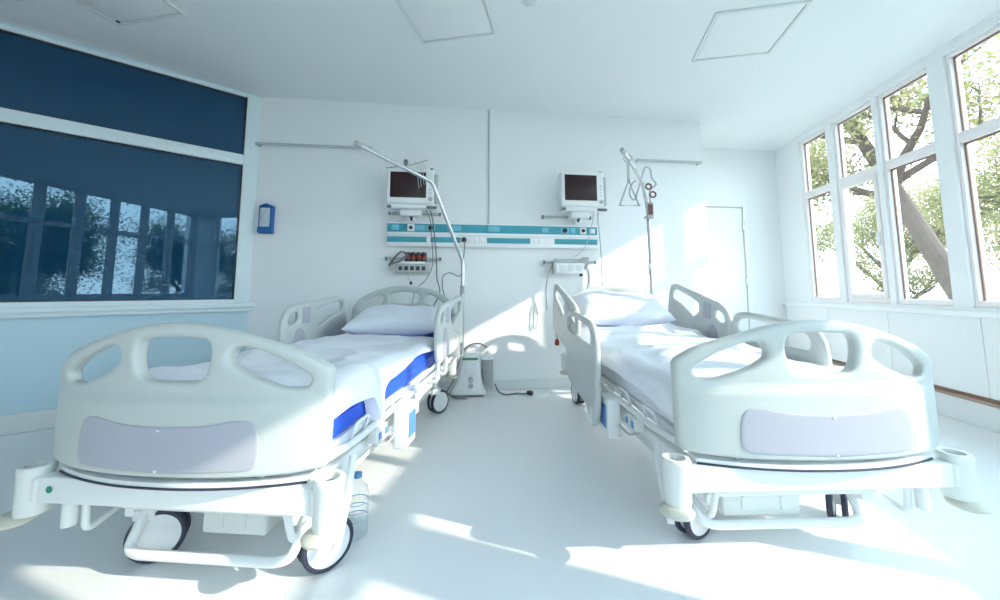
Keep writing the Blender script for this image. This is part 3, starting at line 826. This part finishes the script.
# conduit above it
tag(B().obox(BO, BD, BN, (2.288, -.014, 1.676), (2.302, -.0005, H_C - .001), .003).build('cable_conduit', M['lcable']), 'thin vertical cable conduit running from ceiling to supply panel', 'conduit')

# wall rails high up
for s0, s1, lab, fl in ((-.02 + .01, 1.10, 'horizontal wall rail high above the bed with the blue mattress', 1), (3.93, 4.70, 'horizontal wall rail high above the bed by the windows', -1)):
    r_ = empty('wall_rail', lab, 'rail', wall_pt((s0 + s1) / 2, 0, 2.43), RZB, 'rails high on the back wall')
    h = (s1 - s0) / 2
    B().tube([(-h, -.045, 0), (h, -.045, 0)], .014, 12).build('bar', M['lcable'], r_)
    for x in (-h + .02, h - .02):
        B().tube([(x, -.001, 0), (x, -.05, 0)], .018, 12).build('bracket', M['module'] if (x < 0) == (fl > 0) else M['lcable'], r_)

def monitor(s0, s1, z0, z1, lab, top_stuff):
    sc_ = (s0 + s1) / 2
    o = wall_thing('patient_monitor', lab, 'patient monitor', sc_, z0, 'patient monitors on the back wall')
    w_ = (s1 - s0) / 2; h = z1 - z0
    B().box((-w_, -.26, .0), (w_, -.13, h), .018).build('housing', M['white'], o)
    B().box((-w_ + .035, -.264, .060), (w_ - .075, -.258, h - .035), .004).build('screen', M['screen'], o)
    B().box((-w_ + .025, -.2625, .050), (w_ - .065, -.2585, h - .025), .003).build('bezel', M['panel_white'], o)
    B().lathe([(.020, -.26), (.020, -.274), (.014, -.276)], (w_ - .032, 0, .05), 20, 'Y').build('knob', M['module'], o)
    for i in range(4): B().box((w_ - .045, -.2635, .10 + i * .035), (w_ - .020, -.259, .122 + i * .035), .002).build('button', M['base'], o)
    B().box((w_ - .04, -.245, h - .002), (w_ - .012, -.215, h + .018), .006).build('alarm_light', M['green'] if top_stuff else M['module'], o)
    B().box((w_, -.24, .02), (w_ + .035, -.15, h - .04), .008).build('side_module', M['module'], o)
    # tray and bracket to the wall
    B().box((-w_ + .02, -.25, -.038), (w_ + .03, -.10, -.002), .008).build('tray', M['white'], o)
    B().box((-w_ + .01, -.255, -.040), (-w_ + .05, -.235, -.012), .004).build('tray_clip', M['cable'], o)
    B().box((w_ - .07, -.258, -.042), (w_ + .03, -.235, -.016), .004).build('tray_clip', M['cable'], o)
    B().box((-.10, -.18, -.10), (.10, -.062, -.038), .01).box((-.035, -.10, -.145), (.035, -.062, -.06), .008).build('bracket', M['white'], o)
    B().lathe([(.016, -.10), (.016, -.122), (.010, -.124)], (.0, 0, -.10), 16, 'Y').build('clamp_screw', M['dark'], o)
    B().lathe([(.014, -.080), (.014, -.10), (.008, -.102)], (.0, 0, -.157 + .035), 16, 'Y').build('clamp_knob', M['dark'], o)
    if top_stuff:
        B().tube([(-w_ - .02, -.24, h + .005), (-.06, -.24, h + .03), (.02, -.24, h + .05), (.16, -.24, h + .10)], .006, 8).build('hook_arm', M['module'], o)
        B().lathe([(.008, h + .03), (.022, h + .06), (.022, h + .085), (.012, h + .095)], (-.05, -.24, 0), 16).build('hook_knob', M['cable'], o)
        B().tube([(-.05, -.24, h + .001), (-.05, -.24, h + .05)], .006, 8).build('hook_post', M['module'], o)
        for i, x in enumerate((.07, .095, .12, .145)):
            B().tube(spline([(x - .03, -.243, h + .075), (x, -.272, h - .02), (x + .004, -.274, h - .12 - .03 * (i % 2)), (x + .012, -.274, h - .20 + .02 * i)], 6), .0028, 6).build('sensor_lead', M['lcable'], o)
    return o
monitor(1.285, 1.735, 1.822, 2.168, 'dark-screened patient monitor with sensor leads hung over its corner', True)
monitor(3.005, 3.455, 1.842, 2.203, 'dark-screened patient monitor beside the grip on the lifting pole', False)

def equip_rail(s0, s1, z, lab):
    o = empty('equipment_rail', lab, 'rail', wall_pt((s0 + s1) / 2, 0, z), RZB, 'short equipment rails on the back wall')
    h = (s1 - s0) / 2
    B().box((-h, -.052, -.014), (h, -.042, .014), .003).build('bar', M['module'], o)
    for x in (-h + .03, h - .03):
        B().box((x - .012, -.045, -.010), (x + .012, -.001, .010), .003).build('standoff', M['chrome'], o)
    for x in (-h, h):
        B().box((x - .010, -.058, -.018), (x + .010, -.038, .018), .003).build('end_stop', M['cable'], o)
    return o
equip_rail(1.29, 1.79, 1.765, 'short grey equipment rail under the monitor with sensor leads')
equip_rail(2.86, 3.38, 1.765, 'short grey equipment rail under the monitor beside the grip')
equip_rail(1.27, 1.80, 1.307, 'short grey equipment rail behind the dark-vialled connector unit')
equip_rail(2.87, 3.42, 1.287, 'short grey equipment rail behind the white connector unit')

# connector units under the panel
mo = wall_thing('connector_unit', 'grey connector unit with dark sockets and coiled leads below the panel', 'connector unit', 1.53, 1.17, 'connector units below the supply panel')
B().box((-.165, -.125, .0), (.165, -.058, .085), .008).build('tray', M['module'], mo)
B().box((-.12, -.135, .085), (.13, -.06, .105), .005).build('shelf', M['white'], mo)
for i in range(4):
    v_ = B().lathe([(.026, .105), (.028, .115), (.028, .185), (.018, .20)], (-.045 + i * .052, -.10, 0), 18).build('vial', M['dark'], mo)
    B().lathe([(.0285, .135), (.0285, .16)], (-.045 + i * .052, -.10, 0), 18, cap=False).build('red_band', M['red'], v_)
for i in range(5): B().box((-.13 + i * .056, -.130, .02), (-.095 + i * .056, -.123, .06), .003).build('socket', M['dark'], mo)
B().tube(spline([(-.20, -.10, .10), (-.15, -.14, .16), (-.10, -.14, .20), (-.05, -.15, .17), (-.11, -.15, .11), (-.17, -.14, .09), (-.22, -.12, .07), (-.18, -.12, .13)], 8), .010, 8).build('coiled_hose', M['cable'], mo)
B().tube(spline([(-.05, -.11, 0), (-.03, -.10, -.05), (-.01, -.10, -.09)], 6), .003, 6).build('lead', M['lcable'], mo)
B().lathe([(.010, -.12), (.014, -.10), (.006, -.085)], (-.01, -.10, 0), 12).build('lead_tip', M['dark'], mo)

mo2 = wall_thing('connector_unit', 'white connector unit with a hose on each side below the panel', 'connector unit', 3.11, 1.17, 'connector units below the supply panel')
B().box((-.14, -.135, .0), (.16, -.058, .105), .008).build('body', M['white'], mo2)
B().box((-.165, -.13, -.005), (-.14, -.06, .12), .005).build('side_plate', M['module'], mo2)
for i in range(3): B().box((-.10 + i * .085, -.1385, .02), (-.03 + i * .085, -.1345, .085), .003).build('front_plate', M['base'], mo2)
B().box((-.14, -.12, .105), (.18, -.06, .15), .01).build('top_block', M['module'], mo2)
B().lathe([(.016, -.11), (.016, -.135), (.008, -.137)], (.13, 0, -.018), 16, 'Y').build('drain_knob', M['dark'], mo2)
for i in range(3):
    B().tube(spline([(.10 + i * .03, -.12, .12), (.15 + i * .02, -.15, .16), (.20, -.14, .10 + .02 * i), (.16, -.13, .04)], 6), .006, 8).build('hose_loop', M['module'], mo2)

def cable(pts, r, lab, m=None, n=10, grp='cables on the back wall'):
    return tag(B().tube(spline(pts, n), r, 8).build('cable', m or M['cable']), lab, 'cable', grp)
W = wall_pt
cable([W(1.70, .20, 1.775), W(1.72, .12, 1.70), W(1.745, .10, 1.5), W(1.765, .10, 1.30), W(1.77, .07, 1.12), W(1.80, .05, .98), W(1.74, .04, .84)], .006, 'dark cable dropping from the monitor with sensor leads past the panel')
cable([W(1.66, .20, 1.775), W(1.70, .13, 1.68), W(1.715, .10, 1.5), W(1.725, .10, 1.25), W(1.66, .05, 1.10), W(1.56, .04, 1.0), W(1.53, .03, .86)], .004, 'thin cable curling left below the dark-vialled connector unit')
cable([W(2.035, .112, 1.50), W(2.04, .11, 1.43), W(2.03, .09, 1.3), W(2.00, .08, 1.14), W(1.90, .07, 1.17), W(1.83, .10, 1.13), W(1.83, .09, 1.0), W(1.88, .06, .86)], .005, 'dark cable looping from the panel plug behind the chrome pole')
cable([W(3.40, .22, 1.795), W(3.43, .14, 1.70), W(3.47, .09, 1.45), W(3.49, .06, 1.1), W(3.51, .04, .9)], .006, 'grey cable hanging straight from the monitor beside the grip', M['module'])
cable([W(3.36, .20, 1.80), W(3.37, .12, 1.68), W(3.30, .10, 1.45), W(3.18, .11, 1.34)], .004, 'thin pale cable from the monitor beside the grip to the white connector unit', M['lcable'])
cable([W(2.945, .09, 1.25), W(2.91, .09, 1.18), W(2.885, .07, 1.0), W(2.90, .05, .80)], .008, 'grey hose hanging at the left of the white connector unit', M['module'])
cable([W(3.295, .10, 1.25), W(3.335, .09, 1.18), W(3.33, .07, 1.05), W(3.27, .05, .88)], .008, 'grey hose hanging at the right of the white connector unit', M['module'])
cable([W(2.78, .02, .86), W(2.755, .02, .70), W(2.765, .02, .60), W(2.80, .02, .68), W(2.79, .02, .84)], .004, 'thin cable loop low on the wall behind the bed by the windows', M['lcable'])

# blue dispenser near the corner
dp = wall_thing('leaflet_holder', 'small blue wall holder with printed card near the glazed corner', 'wall holder', .125, 1.545)
k = B().prism([(-.062, 0), (.062, 0), (.062, .265), (.0, .29), (-.062, .265)], 'Y', -.05, -.001); k.build('back', M['dkblue'], dp)
B().box((-.066, -.062, .0), (.066, -.001, .055), .006).build('tray', M['dkblue'], dp)
B().box((-.050, -.056, .060), (.040, -.0505, .245), .002).build('card', M['paper'], dp)
B().box((.044, -.060, .04), (.064, -.001, .268), .004).build('side_guard', M['dkblue'], dp)

# ------------------------------------------------------------------ suction unit on the floor
su = empty('suction_unit', 'white portable suction unit with green stripe on the floor between the beds', 'suction unit', (-.275, 3.87, 0), R(3))
k = B(); lv = [(.165, .105, .0), (.165, .105, .025), (.150, .098, .05), (.125, .09, .12), (.105, .08, .20), (.092, .07, .30), (.086, .062, .36), (.075, .05, .385)]
prof = rpoly([(-1, -1), (1, -1), (1, 1), (-1, 1)], .35, 6); n = len(prof); vs = []; fs = []
for (a, b_, z) in lv:
    for p in prof: vs.append((p[0] * a - .03 * (1 - z / .385), p[1] * b_, z + .012))
for i in range(len(lv) - 1):
    for q in range(n):
        l = (q + 1) % n; fs.append((i * n + q, i * n + l, (i + 1) * n + l, (i + 1) * n + q))
fs.append(tuple(range(n - 1, -1, -1))); fs.append(tuple((len(lv) - 1) * n + q for q in range(n)))
k.add(vs, fs, True); k.build('housing', M['white'], su)
for x, y in ((-.15, -.07), (.09, -.07), (-.15, .07), (.09, .07)): B().lathe([(.014, 0), (.014, .014)], (x, y, 0), 12).build('rubber_foot', M['rubber'], su)
B().box((-.185, -.115, .012), (.125, -.1, .020), .003).build('base_seam', M['cable'], su)
B().box((-.085, -.080, .335), (.060, -.066, .352), .002).build('green_stripe', M['green'], su)
for z in (.10, .155): B().lathe([(.022, -.100 + .07 * (z - .1)), (.022, -.118 + .07 * (z - .1)), (.012, -.120 + .07 * (z - .1))], (-.005, .008, z), 20, 'Y').build('dial', M['module'], su)
B().box((-.06, -.1, .21), (.045, -.074, .30), .004).build('face_plate', M['panel_white'], su)
B().tube(rbend([(-.07, 0, .385), (-.06, 0, .44), (.05, 0, .455), (.06, 0, .39)], .04), .013, 12).build('handle', M['white'], su)
ja = B().lathe([(.052, .10), (.056, .11), (.056, .33), (.050, .34)], (.150, -.02, 0), 28).build('collection_jar', M['jar'], su)
B().lathe([(.062, .335), (.062, .365), (.040, .385), (.018, .39), (.018, .41)], (.150, -.02, 0), 28).build('jar_lid', M['white'], ja)
B().box((.085, -.04, .05), (.21, .03, .10), .008).build('jar_bracket', M['module'], su)
cable([(-.37, 3.80, .37), (-.40, 3.74, .28), (-.44, 3.69, .15), (-.52, 3.66, .03), (-.54, 3.70, .012), (-.50, 3.74, .011), (-.47, 3.68, .05), (-.42, 3.66, .02), (-.30, 3.66, .012)], .006, 'dark tube looping down the left side of the suction unit', grp='suction unit leads')
cable([(-.37, 3.81, .40), (-.30, 3.79, .47), (-.20, 3.79, .49), (-.13, 3.82, .45)], .006, 'dark tube arching over the top of the suction unit', grp='suction unit leads')
pc = empty('power_cord', 'dark power cord with black plug lying on the floor by the suction unit', 'power cord', (.28, 3.82, .012))
cpts = [(-.05, 3.86, .10), (-.01, 3.84, .03), (.06, 3.83, .007), (.16, 3.87, .007), (.22, 3.86, .007), (.262, 3.83, .018)]
B().tube([Vector(p) - pc.location for p in spline(cpts, 10)], .007, 8).build('cord', M['cable'], pc)
B().tube([(-.02, .012, .012), (.005, 0, .012), (.028, -.012, .012)], [.018, .024, .020], 14).build('plug', M['dark'], pc)

# clear bottle by the near castor
bt = empty('plastic_bottle', 'clear plastic bottle with blue print on the floor beside the near castor', 'bottle', bed_world(bedL, (.437, .39, 0)))
B().lathe([(.001, .001), (.040, .001), (.047, .012), (.047, .16), (.040, .19), (.018, .21), (.016, .23)], n=32).build('body', M['bottle'], bt)
k = B()
for i in range(3): k.lathe([(.0475, .07 + i * .032), (.0475, .074 + i * .032)], n=32, cap=False)
k.build('printed_rings', mat('pale_blue_print', (.35, .52, .70), .5), bt)
B().lathe([(.018, .228), (.018, .244), (.001, .245)], n=24).build('cap', M['blue_bit'], bt)

# ------------------------------------------------------------------ outside
structure(B().box((-30, -40, -1.35), (45, 40, -1.2)).build('ground', M['ground'], smooth=False))

def tree_meshes(seed, h, spread, leaves, leaf, lean=0.0, girth=.026, crown_z=.35, path=None):
    rnd = random.Random(seed); tr = B(); tips = []
    def branch(p, d, L, r, lvl):
        pts = [p]; q = p.copy(); dd = d.copy(); n = 6
        for i in range(n):
            dd = (dd + Vector((rnd.uniform(-1, 1), rnd.uniform(-1, 1), rnd.uniform(-.5, .7))) * .20).normalized()
            q = q + dd * L / n; pts.append(q.copy())
        if lvl == 0 and path:
            pts = spline(path, 5); n = len(pts) - 1; dd = (pts[-1] - pts[-3]).normalized()
        tr.tube(pts, [r * (1 - .65 * i / n) for i in range(n + 1)], 7 if lvl else 12)
        if lvl >= 3 or r < .012: tips.append((pts[-1], L)); tips.append((pts[3], L)); return
        if lvl >= 1: tips.append((pts[-1], L))
        kids = rnd.randint(3, 4) if lvl else rnd.randint(5, 7)
        for i in range(kids):
            t = rnd.uniform(.35, 1.0) if lvl else rnd.uniform(crown_z, 1.0)
            bp = pts[min(n, int(t * n))]
            a = rnd.uniform(0, 2 * PI); o = Vector((math.cos(a), math.sin(a), rnd.uniform(.05, .9))).normalized()
            nd = (dd * .35 + o * spread).normalized()
            branch(bp, nd, L * rnd.uniform(.45, .68), r * rnd.uniform(.38, .55), lvl + 1)
    branch(Vector((0, 0, 0)), Vector((lean, lean * .4, 1)).normalized(), h * .62, h * girth, 0)
    vs, fs = [], []
    for i in range(leaves):
        tp, L = rnd.choice(tips)
        p = tp + Vector((rnd.gauss(0, 1), rnd.gauss(0, 1), rnd.gauss(0, .8))) * (.16 + .28 * L)
        a = Vector((rnd.uniform(-1, 1), rnd.uniform(-1, 1), rnd.uniform(-1, 1))).normalized(); b = a.orthogonal().normalized()
        b = (b * math.cos(i) + a.cross(b) * math.sin(i)); s = leaf * rnd.uniform(.6, 1.3)
        k = len(vs); vs += [p - a * s, p + b * s * .5, p + a * s, p - b * s * .5]; fs.append((k, k + 1, k + 2, k + 3))
    cm = bpy.data.meshes.new('crown'); cm.from_pydata([tuple(v) for v in vs], [], fs)
    return tr.mesh('trunk'), cm

T1 = tree_meshes(11, 8.5, .9, 42000, .055, crown_z=.12)
T2 = tree_meshes(23, 7.5, 1.0, 34000, .05, .25)
T3 = tree_meshes(31, 5.0, 1.0, 22000, .045)
LEANT = tree_meshes(5, 4.6, .9, 16000, .045, girth=.038, crown_z=.55, path=[(0, 0, 0), (-.27, .88, 2.52), (-.47, 1.53, 4.37), (-.77, 2.53, 6.9)])
def tree(ms, x, y, rz, sc_, label, leafm, grp, kind='tree'):
    o = empty(kind, label, kind, (x, y, -1.2), rz, grp); o.scale = (sc_, sc_, sc_)
    for nm, me, m in (('trunk', ms[0], M['bark']), ('crown', ms[1], leafm)):
        c_ = bpy.data.objects.new(nm, me); COL.objects.link(c_); c_.parent = o
        if not me.materials: me.materials.append(None)
        c_.material_slots[0].link = 'OBJECT'; c_.material_slots[0].material = m
GA = 'yellow-green trees outside the right windows'
tree(LEANT, 7.07, 5.07, 0, 1.0, 'tree with a thick leaning trunk outside the third right window', M['leaf'], GA)
LA = 'leafy yellow-green tree outside the right window row'
for ms, x, y, rz, s in ((T1, 9.3, 14.8, 20, 1.1), (T2, 15.6, 10.4, 10, 1.05), (T1, 20.5, 20.5, 120, 1.1)):
    tree(ms, x, y, R(rz), s, LA, M['leaf'], GA)
BUSH = tree_meshes(77, 3.4, 1.3, 14000, .045, crown_z=.05)
for x, y, rz, sc_ in ((7.4, 9.3, 10, .62), (10.2, 8.6, 140, .66), (9.2, 6.2, 250, .46)):
    o_ = tree(BUSH, x, y, R(rz), sc_, 'low yellow-green shrub under the trees outside the right windows', M['leaf'], 'shrubs outside the right windows', 'shrub')
LB = 'dark green tree mirrored in the tinted glass, thickened to cut sky light'
for ms, x, y, rz, s in ((T1, -2.2, -8.2, 40, .62), (T1, 3.2, -8.0, 160, .68), (T1, 10.2, -9.6, 260, .72), (T2, 14.8, -10.5, 300, .8), (T2, -1.8, -16.0, 15, .9), (T2, 8.2, -17.0, 70, .9)):  # nearer trees added dense and dark to cut sky light from the rear
    tree(ms, x, y, R(rz), s, LB, M['leaf_dark'], 'dark trees outside the rear windows')

# ------------------------------------------------------------------ light
w_ = bpy.data.worlds.new('sky'); scene.world = w_; w_.use_nodes = True
nt = w_.node_tree; bg = nt.nodes['Background']
tc = nt.nodes.new('ShaderNodeTexCoord'); sx = nt.nodes.new('ShaderNodeSeparateXYZ'); rp = nt.nodes.new('ShaderNodeValToRGB')
nt.links.new(tc.outputs['Generated'], sx.inputs[0]); nt.links.new(sx.outputs['Z'], rp.inputs[0]); nt.links.new(rp.outputs[0], bg.inputs['Color'])
rp.color_ramp.elements[0].position = 0; rp.color_ramp.elements[0].color = (.84, .92, 1, 1)
rp.color_ramp.elements[1].position = .7; rp.color_ramp.elements[1].color = (.48, .76, 1, 1)
bg.inputs['Strength'].default_value = 4.8

sun = bpy.data.lights.new('sun', 'SUN'); sun.energy = 3.8; sun.angle = R(.6); sun.color = (1.0, .90, .77)
so = bpy.data.objects.new('sun', sun); COL.objects.link(so)
so.rotation_euler = Vector((-1, .39, -.58)).to_track_quat('-Z', 'Y').to_euler()
so.location = (8, -4, 8)

# ------------------------------------------------------------------ camera
cam = bpy.data.cameras.new('camera'); co = bpy.data.objects.new('camera', cam); COL.objects.link(co)
co.location = (0, 0, 1.0); co.rotation_euler = (R(90 + 5.85), 0, 0)
cam.sensor_width = 36; cam.lens = 14.0; cam.shift_y = -.05; cam.clip_start = .02; cam.clip_end = 200
scene.camera = co

vs_ = scene.view_settings
vs_.view_transform = 'Standard'; vs_.look = 'None'; vs_.gamma = 1; vs_.use_curve_mapping = False; vs_.exposure = 0.74
cy = scene.cycles
cy.use_denoising = True; cy.max_bounces = 14; cy.diffuse_bounces = 10; cy.glossy_bounces = 5; cy.transparent_max_bounces = 24; cy.transmission_bounces = 6
cy.caustics_reflective = False; cy.caustics_refractive = False; cy.sample_clamp_indirect = 8
